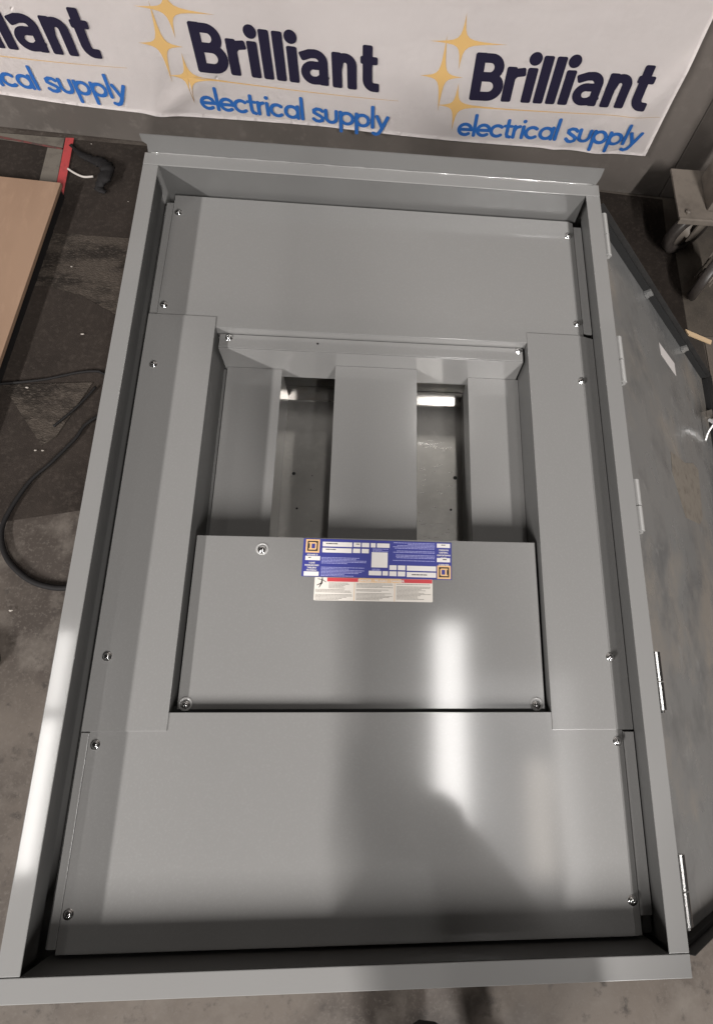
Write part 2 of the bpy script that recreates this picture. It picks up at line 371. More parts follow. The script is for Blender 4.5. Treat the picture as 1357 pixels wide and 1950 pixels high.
# outer shell
B('side_wall', -W2 + .001, -W2 + .003, -L2 + .0032, L2 - .0032, BD, -.0032, paint, 0)
B('side_wall', W2 - .003, W2 - .001, -L2 + .0032, L2 - .0032, BD, -.0032, paint, 0)
B('end_wall', -W2 + .001, W2 - .001, L2 - .003, L2 - .001, BD, -.0032, paint, 0)
B('end_wall', -W2 + .001, W2 - .001, -L2 + .001, -L2 + .003, BD, -.0032, paint, 0)
B('back_sheet', -W2 + .002, W2 - .002, -L2 + .002, L2 - .002, BD - .003, BD - .0002, galv, 0)
# inner returns
B('inner_return', -.5175, -.5155, -L2 + FL, L2 - FL, -.082, -.0032, paint_shaded, 0)
B('inner_return', .5155, .5175, -L2 + FL, L2 - FL, -.082, -.0032, paint_shaded, 0)
B('inner_return', -W2 + FL, W2 - FL, L2 - FL, L2 - FL + .002, -.120, -.0032, paint_shaded, 0)
B('inner_return', -W2 + FL, W2 - FL, -L2 + FL - .002, -L2 + FL, -.120, -.0032, paint_shaded, 0)
# drip lip standing up along the head of the enclosure
bm = bmesh.new()
pts = [(-.528, 0.0), (.528, 0.0), (.5325, .022), (.5325, .047), (-.5325, .047), (-.5325, .030), (-.524, .022)]
f = [bm.verts.new((x, L2 + .0005, z)) for x, z in pts]; b = [bm.verts.new((x, L2 + .0030, z)) for x, z in pts]
bm.faces.new(f); bm.faces.new(b[::-1])
for i in range(len(pts)): bm.faces.new((f[(i + 1) % len(pts)], f[i], b[i], b[(i + 1) % len(pts)]))
bmesh.ops.recalc_face_normals(bm, faces=bm.faces); bmesh.ops.translate(bm, verts=bm.verts, vec=(0, 0, PZ))
link('drip_lip', bm, lip_shaded, panel)
bm = bmesh.new(); path = []
for i in range(60): path.append(Vector((-.52 + 1.04 * i / 59, L2 - .0005 + random.uniform(-.0006, .0006), PZ + .0018)))
tube(bm, path, [random.uniform(.0012, .0024) for _ in path], 6); link('weld_bead', bm, paint_rim, panel, True)
# trim: head and foot covers
def cover(name, x0, x1, y0, y1, z, fold_y, depth, m=paint):
    bm = bmesh.new(); bxa(bm, x0, x1, y0, y1, z + PZ - .002, z + PZ, .0009)
    if fold_y < (y0 + y1) / 2: bxa(bm, -.3515, .3515, fold_y + .0001, fold_y + .0021, z + PZ - depth, z + PZ - .0022)
    else: bxa(bm, -.3515, .3515, fold_y - .0021, fold_y - .0001, z + PZ - depth, z + PZ - .0022)
    return link(name, bm, m, panel)
cover('head_cover', -.481, .476, .408, .770, D, .408, .024)
cover('foot_cover', -.4835, .476, -.777, -.407, D, -.407, .024)
B('side_strip', -.498, -.4825, .436, .748, D - .006, D - .002, paint, .0006)
B('side_strip', .4918, .5125, .446, .760, D - .012, D - .0070, paint, .0006)
B('side_strip', -.4985, -.485, -.770, -.441, D - .006, D - .002, paint, .0006)
B('side_strip', .4908, .5125, -.748, -.443, D - .012, D - .0070, paint, .0006)
# the two long side trims with inner folds
for s, xo in ((-1, .4975), (1, .4760)):
    bm = bmesh.new(); xs = sorted((s * .352, s * xo)); bxa(bm, xs[0], xs[1], -.439, .434, D + PZ + .0004, D + PZ + .0024, .0009)
    link('side_trim', bm, paint, panel)
    xs = sorted((s * .352, s * .3545)); B('trim_fold', xs[0], xs[1], -.406, .407, -.262, D + .0002, paint_shaded, 0)  # fold built apart to take the shaded enamel
def bent(y0, y1, x1, zt, drop):  # right trim edge tilted down, a slope added to deepen its shade
    bm = bmesh.new(); z0_ = zt + PZ
    v = [(.4761, z0_), (x1, z0_ - drop), (x1, z0_ - drop - .002), (.4761, z0_ - .002)]
    a = [bm.verts.new((x, y0, z)) for x, z in v]; b = [bm.verts.new((x, y1, z)) for x, z in v]
    bm.faces.new(a); bm.faces.new(b[::-1])
    for i in range(4): bm.faces.new((a[(i + 1) % 4], a[i], b[i], b[(i + 1) % 4]))
    bmesh.ops.recalc_face_normals(bm, faces=bm.faces); link('shade_tilt_edge', bm, paint, panel)
bent(.4345, .770, .4905, D, .0055); bent(-.777, -.4395, .4895, D, .0055); bent(-.439, .434, .5138, D + .0024, .0125)  # right trim edges, tilted down to deepen their shade
# dark gap channel either side under the covers
B('channel', -.5154, -.4755, -.779, .775, -.116, -.111, paint_shaded, 0)
B('channel', .4755, .5154, -.779, .775, -.101, -.096, paint_shaded, 0)
# cross member (ledge + face)
bm = bmesh.new()
bxa(bm, -.346, .346, .3715, .4055, DR + PZ - .002, DR + PZ, .0009); bxa(bm, -.346, .346, .3690, .3712, PZ - .205, DR + PZ - .0012, .0006)
link('cross_member', bm, paint, panel)
# recessed breaker cover
bm = bmesh.new(); bxa(bm, -.3445, .3465, -.4010, -.067, DR + PZ - .0022, DR + PZ, .0010)
bxa(bm, -.3440, .3460, -.0695, -.0674, PZ - .125, DR + PZ - .0024)
link('breaker_cover', bm, paint, panel)
B('backing_strip', -.351, .351, -.4065, -.395, DR - .008, DR - .0035, gasket, 0)
# filler strips in the opening
Z3, Z4, ZB = -.170, -.1435, -.300
def filler(x0, x1, z, lab=None):
    bm = bmesh.new(); bxa(bm, x0, x1, -.10, .3685, PZ + z - .002, PZ + z, .0009)
    bxa(bm, x0 + .0002, x0 + .0022, -.10, .3685, PZ + ZB + .0004, PZ + z - .0022); bxa(bm, x1 - .0022, x1 - .0002, -.10, .3685, PZ + ZB + .0004, PZ + z - .0022)
    o = link('filler_plate', bm, paint, panel)
    if lab: o['label'] = lab
B('inner_ledge', -.3515, -.3416, -.10, .3685, Z3 - .020, Z3 - .012, paint_shaded, 0)
filler(-.3413, -.2146, Z3); filler(.2278, .3515, Z3); filler(-.0885, .1021, Z4)
# galvanised pan at the back of the cavity
ZB = -.300
bm = bmesh.new(); bxa(bm, -.36, .36, -.75, .358, PZ + ZB - .003, PZ + ZB, .001); link('back_pan', bm, galv, panel)
def facet(name, y0, z0_, y1, z1_):
    bm = bmesh.new(); v = [(y0, z0_), (y1, z1_), (y1, z1_ - .002), (y0, z0_ - .002)]
    a = [bm.verts.new((-.36, y, z + PZ)) for y, z in v]; b = [bm.verts.new((.36, y, z + PZ)) for y, z in v]
    bm.faces.new(a); bm.faces.new(b[::-1])
    for i in range(4): bm.faces.new((a[(i + 1) % 4], a[i], b[i], b[(i + 1) % 4]))
    bmesh.ops.recalc_face_normals(bm, faces=bm.faces); link(name, bm, galv_s, panel)
facet('pan_upstand', .3590, ZB - .001, .3925, ZB + .0100)
facet('pan_rail', .3935, ZB + .0115, .4400, ZB + .0275)
B('pan_lip', -.36, .36, .3575, .3588, ZB + .0002, ZB + .0022, zinc, 0)
B('bus_web', -.055, .068, -.6, .369, ZB + .0005, Z4 - .004, paint_shaded, 0)
for (x, y, r) in ((-.188, .156, .0044), (-.175, .066, .0027), (.211, .158, .005), (.199, .073, .003), (-.143, .152, .0014), (-.144, .115, .0013), (-.139, .035, .0013)):
    bm = bmesh.new(); lathe(bm, [(0, .0006), (r * .99, .0006), (r, 0.0001)], 16, Matrix.Translation((x, y, PZ + ZB))); link('punched_hole', bm, gasket, panel)
bm = bmesh.new(); lathe(bm, [(.0044, .0012), (.0058, .0014), (.0064, .0004)], 20, Matrix.Translation((-.188, .156, PZ + ZB))); link('hole_rim', bm, galv, panel)
# thin scratches on the pan
bm = bmesh.new()
for i in range(70):
    x = random.uniform(.115, .195); y = random.choice([random.gauss(.245, .006), random.uniform(-.05, .2)]); l = random.uniform(.004, .016)
    x1 = min(x + l, .205); dy = random.uniform(-.002, .003); hw = random.uniform(.00018, .0004); z = PZ + ZB + .0003 + i * .000003
    bm.faces.new([bm.verts.new(v) for v in ((x, y - hw, z), (x1, y + dy - hw, z), (x1, y + dy + hw, z), (x, y + hw, z))])
sc = link('scratch_marks', bm, zinc, panel); sc['kind'] = 'stuff'
# screws
def screw_mesh(r=.0068):
    bm = bmesh.new()
    lathe(bm, [(r * 1.35, .0002), (r * 1.35, .0011), (r * 1.02, .0012), (r, .0016), (r * .92, .0036), (r * .6, .0048), (r * .25, .0052), (0, .0052)], 20)
    for a in (0, 1):
        M_ = Matrix.Rotation(a * math.pi / 2, 4, 'Z'); n0 = len(bm.verts)
        vs = [bm.verts.new(M_ @ Vector(p)) for p in ((-r * .55, -r * .09, .0054), (r * .55, -r * .09, .0054), (r * .55, r * .09, .0054), (-r * .55, r * .09, .0054))]
        f = bm.faces.new(vs); f.material_index = 1
    me = bpy.data.meshes.new('screw'); bm.normal_update(); bm.to_mesh(me); bm.free()
    me.materials.append(chrome); me.materials.append(black)
    for p in me.polygons: p.use_smooth = p.material_index == 0
    return me
SM = screw_mesh(.0062)
for (x, y, z) in [(-.468, .719, D), (-.469, .460, D), (-.471, .306, D + .0024), (-.473, -.309, D + .0024), (-.471, -.461, D), (-.472, -.720, D),
                  (.474, .725, D), (.475, .467, D), (.473, .312, D + .0024), (.477, -.304, D + .0024), (.476, -.460, D), (.476, -.723, D),
                  (-.325, .397, DR), (.336, .399, DR), (-.214, -.0945, DR), (-.330, -.3945, DR), (.329, -.3945, DR)]:
    o = bpy.data.objects.new('screw', SM); COL.objects.link(o); o.parent = panel
    o.location = (x, y, z + PZ); o.rotation_euler = (random.uniform(-.1, .1), random.uniform(-.1, .1), random.uniform(0, 3))
for (x, y) in ((-.214, -.0925), (-.330, -.3915), (.330, -.3915)):
    bm = bmesh.new(); lathe(bm, [(.0085, .0001), (.0092, .0012), (.0118, .0013), (.0128, .0001)], 28, Matrix.Translation((x, y, PZ + DR))); link('dimple_ring', bm, hinge_m, panel, True)
bm = bmesh.new(); lathe(bm, [(0, .0006), (.002, .0006), (.0026, .0001)], 12, Matrix.Translation((-.128, .392, PZ + DR))); link('small_hole', bm, black, panel)

# ---------------------------------------------------------------- labels on the breaker cover
LZ = DR + PZ + .0003
def sheet(bm, pts, z):
    f = bm.faces.new([bm.verts.new((x, y, z)) for x, y in pts]); f.normal_update()
    if f.normal.z < 0: f.normal_flip()
def rects(name, lst, m, parent, z, xf):
    bm = bmesh.new()
    for i, (x0, y0, x1, y1) in enumerate(lst): sheet(bm, [xf(x0, y0), xf(x1, y0), xf(x1, y1), xf(x0, y1)], z + i * .0000005)
    return link(name, bm, m, parent)
def fields_each(name, lst, m, parent, z, xf):
    for q in lst: rects(name, [q], m, parent, z, xf)
# label frame: u 0..100 left to right, v 0..28 top to bottom
LA = Vector((-.1325, -.0688)); LB = Vector((.1695, -.0715)); LC = Vector((-.1332, -.1475))
ux = (LB - LA) / 100; uy = (LC - LA) / 26
def LF(u, v): q = LA + ux * u + uy * v; return (q.x, q.y)
def slab(name, q, m, z0, z1):
    o = poly(name, q, z0, z1, m, panel); return o
rl = slab('rating_label', [LF(0, 0), LF(100, 0), LF(100, 26), LF(0, 26)], lab_blue, LZ, LZ + .0004)
rl['label'] = 'blue rating label with white fields and two orange logos'
z1 = LZ + .0006
fields_each('printed_field', [(12.7, 2, 32.5, 5.2), (33.4, 2, 38.2, 5), (39, 2, 44, 5), (45, 2, 48.3, 5), (49.2, 2, 57.7, 5), (12.7, 6.2, 32.3, 9.4), (33.2, 6.2, 38, 9.2), (39, 6.2, 43.8, 9.2),
    (1.8, 12.1, 11.6, 15), (1.4, 22.7, 11.2, 25.6), (45.8, 8.3, 56.6, 18.8),
    (58, 17, 62.8, 20.2), (63.6, 17, 68.6, 20.2), (69.6, 17, 89.4, 20.4), (44.2, 21.2, 52.6, 24.2), (53.4, 21.2, 57, 24.2), (58, 21.2, 62.8, 24.4), (63.6, 21.2, 68.6, 24.4), (69.6, 21.4, 89.4, 24.8),
    (90, .9, 99, 3.8), (90, 11, 99, 13.9)], lab_white, rl, z1, LF)
def fine(name, x0, x1, y0, y1, step, th, m, parent, z, xf, flush=0, gap=.18):
    L = []; y = y0
    while y < y1:
        if random.random() > gap:
            a = x0; e = x1 - random.uniform(0, 1) ** 2 * (x1 - x0) * .5
            if flush: a, e = x1 - (e - a), x1
            while a < e - .3:
                l = random.uniform(.8, 3.2); b = min(a + l, e); L.append((a, y, b, y + th)); a = b + .22
        y += step
    return rects(name, L, m, parent, z, xf)
fine('fine_print', 12.5, 43, 10.8, 25.4, .95, .42, lab_lilac, rl, z1, LF); fine('fine_print', 60, 88.5, 1, 15.2, .95, .42, lab_lilac, rl, z1, LF, 1)
fine('fine_print', 46.3, 57, 19.8, 21.2, .8, .4, lab_lilac, rl, z1, LF, 0, 0); fine('fine_print', 46.3, 57, 5.8, 7.9, .8, .4, lab_lilac, rl, z1, LF, 0, 0)
fine('field_entry', 15, 28, 2.9, 3.2, 1, .6, lab_ink, rl, z1 + .0002, LF, 0, 0); fine('field_entry', 73, 84, 22.8, 23.2, 1, .6, lab_ink, rl, z1 + .0002, LF, 0, 0)
fine('field_entry', 3.8, 7, 12.9, 13.2, 1, .6, lab_ink, rl, z1 + .0002, LF, 0, 0); fine('field_entry', 93, 97, 1.6, 1.9, 1, .6, lab_ink, rl, z1 + .0002, LF, 0, 0)
fine('field_entry', 94, 97, 11.8, 12, 1, .6, lab_ink, rl, z1 + .0002, LF, 0, 0); fine('field_entry', 15, 22, 7, 7.3, 1, .5, lab_ink, rl, z1 + .0002, LF, 0, 0)
fine('field_entry', 35, 38, 2.8, 3.1, 1, .5, lab_ink, rl, z1 + .0002, LF, 0, 0)
def emblem(u0, v0, flip):
    T = (lambda a, b: LF(u0 + a, v0 + b)) if not flip else (lambda a, b: LF(u0 + 9.2 - a, v0 + 9.2 - b))
    rects('emblem', [(0, 0, 9.2, 9.2)], lab_orange, rl, z1, T); rects('emblem', [(1.1, 1.1, 8.1, 8.1)], lab_ink, rl, z1 + .0002, T)
    # letter D drawn as a frame
    rects('emblem', [(2, 2, 3.6, 2.9), (2, 6.3, 3.6, 7.2), (2.7, 2, 3.9, 7.2), (3.9, 2, 6.6, 2.95), (3.9, 6.25, 6.6, 7.2), (6.2, 2.4, 7.2, 6.8)], lab_orange, rl, z1 + .0004, T)
    rects('emblem', [(3.95, 3.0, 6.15, 6.2)], lab_blue, rl, z1 + .00045, T)
emblem(1.6, .6, False); emblem(90.2, 16.3, True)
def text(name, s, size, u, v, m, parent, z, xf_o, ax, flip=False, bold=.0, align='CENTER'):
    c = bpy.data.curves.new('t', 'FONT'); c.body = s; c.size = size; c.align_x = align; c.offset = bold
    o = bpy.data.objects.new('t', c); COL.objects.link(o); bpy.context.view_layer.update()
    me = bpy.data.meshes.new_from_object(o.evaluated_get(bpy.context.evaluated_depsgraph_get())); bpy.data.objects.remove(o)
    me.name = name; me.materials.clear(); me.materials.append(m)
    ang = math.atan2(ax.y, ax.x) + (math.pi if flip else 0)
    q = xf_o(u, v); o = bpy.data.objects.new(name, me); COL.objects.link(o); o.parent = parent
    o.location = (q[0], q[1], z); o.rotation_euler = (0, 0, ang); return o
for i, (s, v) in enumerate((('SQUARE D', 11.7), ('I-LINE', 17.2), ('PANELBOARD', 18.9), ('TABLERO', 20.6), ('PANNEAU', 22.2))):
    text('printed_word', s, .0044, 6.4, v, lab_white, rl, z1 + .0002, LF, ux, False, .00012)
    text('printed_word', s, .0044, 94.6, (16.2 - .9) if i == 0 else 10.6 - (v - 17.2) * 1.12, lab_white, rl, z1 + .0002, LF, ux, True, .00012)
# danger label
WAq = Vector((-.1065, -.1490)); WBq = Vector((.1300, -.1500)); WCq = Vector((-.1068, -.1955)); vx = (WBq - WAq) / 100; vy = (WCq - WAq) / 20
def WF(u, v): q = WAq + vx * u + vy * v; return (q.x, q.y)
wl = slab('warning_label', [WF(0, .6), WF(.6, 0), WF(99.4, 0), WF(100, .6), WF(100, 19.4), WF(99.4, 20), WF(.6, 20), WF(0, 19.4)], lab_cream, LZ, LZ + .0004)
wl['label'] = 'white three-column danger label with red header'
rects('red_header', [(10.5, 0.2, 99.6, 3.6)], lab_red, wl, z1, WF); rects('orange_header', [(37, 0.25, 73, 3.8)], lab_orange, wl, z1 + .0001, WF)
text('printed_word', 'DANGER / PELIGRO / DANGER', .0068, 56, 3.2, lab_white, wl, z1 + .0003, WF, vx, False, .0002)
for x0, x1 in ((1, 32), (35, 66), (69, 98.5)):
    fine('fine_print', x0, x1, 10.4 if x0 < 5 else 4.6, 19.4, 1.08, .42, lab_grey, wl, z1, WF, 0, .06)
fine('fine_print', 12, 32, 4.6, 9.6, 1.08, .42, lab_grey, wl, z1, WF, 0, 0)
fields_each('column_rule', [(33.3, 3.9, 33.7, 20), (67.3, 3.9, 67.7, 20)], lab_orange, wl, z1, WF)
bm = bmesh.new()   # falling figure pictogram
def seg(a, b, w0, w1, z):
    a = Vector(a); b = Vector(b); t = (b - a).normalized(); n = Vector((-t.y, t.x))
    sheet(bm, [WF(*(a + n * w0)), WF(*(b + n * w1)), WF(*(b - n * w1)), WF(*(a - n * w0))], z)
seg((6.3, 1.6), (5.9, 5.6), .5, .75, z1); seg((6.2, 2), (2.6, 1.5), .3, .2, z1 + .0001); seg((6.3, 2), (9.6, 4.2), .3, .2, z1 + .0001)
seg((5.9, 5.2), (2, 7), .5, .25, z1 + .0002); seg((5.9, 5.2), (4, 9), .5, .25, z1 + .0002)
sheet(bm, [WF(6.3 + .55 * math.cos(a * math.pi / 5), .9 + .6 * math.sin(a * math.pi / 5)) for a in range(10)], z1 + .0002)
link('pictogram', bm, lab_ink, wl)

# ================================================================== DOOR (hangs open on the right)
door = empty('door', (.532, 0, PZ - .0635)); door.parent = panel
door.rotation_euler = (0, math.radians(47.5), 0)
door['label'] = 'grey flat steel door hanging open from the right edge'
# door local: +x away from hinge, +z = inner face normal, y along hinge
DW, DY0, DY1 = 1.058, -.803, .8175
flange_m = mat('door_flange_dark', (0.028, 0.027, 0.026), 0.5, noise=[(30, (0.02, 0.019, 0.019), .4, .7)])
def DB(name, x0, x1, y0, y1, z0, z1, m, bev=.001): return box(name, x0, x1, y0, y1, z0, z1, m, door, bev)
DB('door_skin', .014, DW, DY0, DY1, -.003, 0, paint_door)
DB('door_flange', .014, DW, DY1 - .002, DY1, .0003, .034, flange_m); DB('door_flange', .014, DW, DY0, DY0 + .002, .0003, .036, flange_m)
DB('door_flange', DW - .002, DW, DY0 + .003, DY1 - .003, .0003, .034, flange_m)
DB('gasket', .06, DW - .02, DY1 - .012, DY1 - .0026, .0003, .020, gasket, .0004); DB('gasket', DW - .014, DW - .003, DY0 + .004, DY1 - .013, .0003, .018, gasket, .0004)
DB('gasket', .02, DW - .02, DY0 + .0026, DY0 + .010, .0003, .016, gasket, .0004)
for x in (.40, .77):
    bm = bmesh.new(); bxa(bm, x, x + .026, DY1 - .022, DY1 - .0126, .0006, .022, .001); bxa(bm, x + .002, x + .024, DY1 - .026, DY1 - .0225, .0006, .010, .001); link('door_clip', bm, paint_door, door)
DB('door_clip', DW - .03, DW - .0145, .64, .666, .0006, .02, paint_door)
poly('sticker', [(.498, .678), (.652, .681), (.651, .634), (.502, .638)], .0004, .0009, paper, door)['label'] = 'white paper sticker'
poly('clear_tape_patch', [(.455, .298), (.44, .231), (.516, .118), (.669, .136), (.717, .17), (.756, .34), (.70, .345), (.599, .312)], .0004, .0010, tape_m, door)['label'] = 'wrinkled brown strip of adhesive tape'
# latch rod end and handle at the free edge
bm = bmesh.new(); tube(bm, smooth_path([(.80, .520, .05), (.88, .545, .056), (.96, .575, .058), (1.06, .612, .05)], 4), [.006] * 2 + [.009] * 11, 8)
tube(bm, smooth_path([(.90, .556, .05), (.91, .53, .02), (.92, .505, .004)], 4), .004, 8)
for t in (.90, 1.0, 1.04): tube(bm, [Vector((t, .520 + (t - .8) * .35, .056)), Vector((t + .018, .526 + (t - .8) * .35, .056))], .014, 6)
link('latch_handle', bm, mat('cast_zinc', (0.75, 0.74, 0.73), 0.4, metal=.6), door, False)
# hinges
for k, (y1_, y0_) in enumerate([(.742, .617), (.395, .277), (.050, -.064), (-.300, -.409), (-.642, -.754)]):
    ym = (y0_ + y1_) / 2; m = hinge_m if k < 3 else zinc
    bm = bmesh.new(); c = Vector((.545, 0, PZ - .016))
    tube(bm, [Vector((c.x, y0_ + .004, c.z)), Vector((c.x, ym - .0012, c.z))], .0086, 16)
    tube(bm, [Vector((c.x, ym + .0012, c.z)), Vector((c.x, y1_, c.z))], .0086, 16)
    tube(bm, [Vector((c.x, y0_ - .001, c.z)), Vector((c.x, y0_ + .0039, c.z))], .0045, 10)
    bxa(bm, .5352, .5375, ym + .003, y1_ - .002, c.z - .035, c.z + .004)
    link('hinge', bm, m, panel, False)
bm = bmesh.new(); pass

# supporting table beneath the enclosure
tb = empty('work_table', (0, 0, -H)); tag(tb, 'low steel work table under the grey electrical panel', 'table')
box('table_top', -.45, .45, -.72, .72, H - .395, H - .3485, steel_b, tb, .003)
for x in (-.42, .42):
    for y in (-.69, .69): box('leg', x - .02, x + .02, y - .02, y + .02, 0, H - .3955, steel_b, tb, .002)

# ================================================================== LEFT FLOOR THINGS
pb = empty('plywood_board', (-1.35, 1.0, -H)); tag(pb, 'tan plywood board lying on black blocks at left edge of floor', 'board')
def sh(pts, ox=-1.35, oy=1.0): return [(x - ox, y - oy) for x, y in pts]
poly('board', sh([(-1.95, 1.55), (-1.190, 1.512), (-1.258, .672), (-1.31, .2), (-1.95, .25)]), .045, .060, ply, pb)
poly('black_base', sh([(-1.9, 1.53), (-1.196, 1.498), (-1.266, .668), (-1.32, .21), (-1.9, .26)]), .0, .0445, black, pb)
# red tape and bare bands
rt = poly('red_tape', [(-1.240, 1.79), (-1.209, 1.792), (-1.200, 1.50), (-1.232, 1.50)], -H + .009, -H + .0105, red_m)
tag(rt, 'red tape strip on floor running from wall to plywood board', 'tape')
rt2 = poly('red_tape', [(-1.60, 1.792), (-1.245, 1.735), (-1.245, 1.729), (-1.60, 1.782)], -H + .009, -H + .0105, dull_red)
tag(rt2, 'thin worn red tape line along foot of the wall', 'tape')
bd = poly('paper_band', [(-1.30, 1.735), (-1.242, 1.73), (-1.235, 1.50), (-1.30, 1.50)], -H + .0045, -H + .0085, tan_m); tag(bd, 'pale paper band beside the red tape strip', 'paper')
bd = poly('paper_band', [(-1.9, 1.795), (-1.245, 1.79), (-1.245, 1.742), (-1.9, 1.80)][::-1], -H + .0045, -H + .0085, tan_m); tag(bd, 'torn pale paper strip lying along the wall', 'paper')
# bent black strap
bm = bmesh.new(); pa = smooth_path([(-1.215, 1.755, .012), (-1.18, 1.715, .018), (-1.14, 1.69, .018), (-1.10, 1.672, .022), (-1.065, 1.648, .03), (-1.045, 1.61, .032), (-1.062, 1.565, .026), (-1.075, 1.545, .018), (-1.048, 1.528, .012)], 6)
pa = [p + Vector((0, 0, -H)) for p in pa]; n = len(pa); tube(bm, pa, [.005 + .022 * max(0, math.sin(math.pi * (i / n) ** 1.3)) * random.uniform(.7, 1.15) for i in range(n)], 9, .45)
for v in bm.verts: v.co += Vector((random.uniform(-1, 1), random.uniform(-1, 1), random.uniform(-.5, .5))) * .0035
tag(link('black_strap', bm, black, None, True), 'crumpled black strap curled on dark carpet by the wall', 'strap')
bm = bmesh.new(); pa = [Vector(p) + Vector((0, 0, -H)) for p in smooth_path([(-1.203, 1.630, .014), (-1.175, 1.612, .012), (-1.14, 1.598, .011), (-1.105, 1.603, .011)], 6)]
tube(bm, pa, .0042, 8); tag(link('white_wire', bm, white_w, None, True), 'short white curved wire touching the red tape', 'wire')
# cables
bm = bmesh.new(); pa = [Vector((x, y, -H + .014)) for x, y in ((-.70, .70), (-.931, .562), (-.985, .48), (-1.047, .39), (-1.10, .322), (-1.144, .214), (-1.151, .143), (-1.118, .066), (-1.048, .004), (-.975, -.022), (-.90, -.022), (-.7, -.0))]
pa = smooth_path(pa, 8); n = len(pa); tube(bm, pa, [.0052 + .0042 * min(1, max(0, (i / n - .3) / .35)) for i in range(n)], 10)
tag(link('black_cable', bm, black, None, True), 'thick black cable looping out from under the panel', 'cable')
bm = bmesh.new(); pa = smooth_path([Vector((x, y, -H + .011)) for x, y in ((-1.30, .675), (-1.25, .679), (-1.13, .70), (-1.02, .733), (-.96, .742), (-.93, .732), (-.8, .66))], 8); tube(bm, pa, .0045, 8)
tag(link('black_cable', bm, black, None, True), 'thin black cable running from plywood board toward the panel', 'cable')
bm = bmesh.new(); pa = smooth_path([Vector((x, y, -H + .012)) for x, y in ((-1.062, .524), (-1.00, .60), (-.95, .68))], 8); tube(bm, pa, .004, 8)
tag(link('black_cable', bm, black, None, True), 'short straight black cord on carpet inside the cable loop', 'cable')
# shoe toe at left edge
scrap_g = mat('sole_rubber', (0.13, 0.115, 0.10), 0.6)
bm = bmesh.new(); lathe(bm, [(0, .075), (.03, .073), (.05, .06), (.058, .04), (.060, .02)], 24, Matrix.Diagonal((2.2, 1, 1, 1)))
shoe = empty('shoe', (-1.215, -.245, -H)); tag(shoe, 'rounded black shoe toe with pale sole edge at left frame edge', 'shoe'); link('upper', bm, black, shoe, True)
bm = bmesh.new(); lathe(bm, [(0, .02), (.0605, .0205), (.0625, .017), (.0625, .002), (0, .001)], 28, Matrix.Diagonal((2.15, 1, 1, 1))); link('sole', bm, scrap_g, shoe, True)
# litter
scrap_m = mat('scrap_paper', (0.28, 0.25, 0.22), 0.8)
for i, (x, y, s, lb) in enumerate([(-1.139, 1.768, .006, 'white paper scrap near wall between tape and panel'), (-1.115, 1.175, .008, 'white crumb on dark carpet beside the plywood board'), (-.958, 1.493, .0045, 'tiny white speck on dark carpet left of the panel head'),
                            (-1.175, .668, .012, 'pale scrap lying against the thin black cable'), (-1.105, .436, .008, 'pale crumb at the cut end of the worn carpet'), (-1.082, .436, .009, 'second pale crumb right of the cut carpet end'),
                            (-1.078, -.095, .010, 'pale flake on concrete below the cable loop'), (-1.03, .89, .010, 'curled white shaving on dark carpet')]):
    bm = bmesh.new(); k = 6
    pts = [(s * random.uniform(.5, 1) * math.cos(2 * math.pi * j / k), s * .6 * random.uniform(.5, 1) * math.sin(2 * math.pi * j / k)) for j in range(k)]
    s *= .75; a = [bm.verts.new((x + p * .75, y + q * .75, -H + .010)) for p, q in pts]; c = bm.verts.new((x, y, -H + .010 + s * .4))
    for j in range(k): bm.faces.new((a[j], a[(j + 1) % k], c))
    bm.faces.new(a[::-1]); tag(link('paper_scrap', bm, scrap_m), lb, 'litter', 'paper scraps littering the floor')
sl_ = poly('wood_sliver', [(1.222, 1.046), (1.232, 1.020), (1.318, .984), (1.323, 1.000)], -H + .0045, -H + .0105, wood); tag(sl_, 'pale wood splinter on floor beyond the open door', 'wood')

# ================================================================== RACK ON CASTERS (right edge)
CX_, CY_ = 1.06, 1.30
cart = empty('rack_cart', (1.27, 1.45, -H)); tag(cart, 'beige steel rack post on a caster base at right edge', 'cart')
o_ = (1.27, 1.45, -H)
def cb(name, x0, x1, y0, y1, z0, z1, m=steel_b, par=cart, bev=.004): return box(name, x0 - o_[0], x1 - o_[0], y0 - o_[1], y1 - o_[1], z0 + H, z1 + H, m, par, bev)
PLZ = -.62
cb('base_plate', 1.122, 1.75, 1.361, 1.60, PLZ - .012, PLZ)
cb('base_rim', 1.122, 1.75, 1.350, 1.3605, PLZ - .022, PLZ + .004)
cb('rack_post', 1.235, 1.33, 1.40, 1.56, PLZ + .0005, PLZ + 1.3)
cb('rack_rail', 1.332, 1.75, 1.385, 1.42, PLZ + .0005, PLZ + .04)
bm = bmesh.new(); lathe(bm, [(.011, 0), (.011, .008), (.004, .012), (0, .012)], 6, Matrix.Translation((1.158 - o_[0], 1.385 - o_[1], PLZ + H))); link('bolt', bm, steel_b, cart)
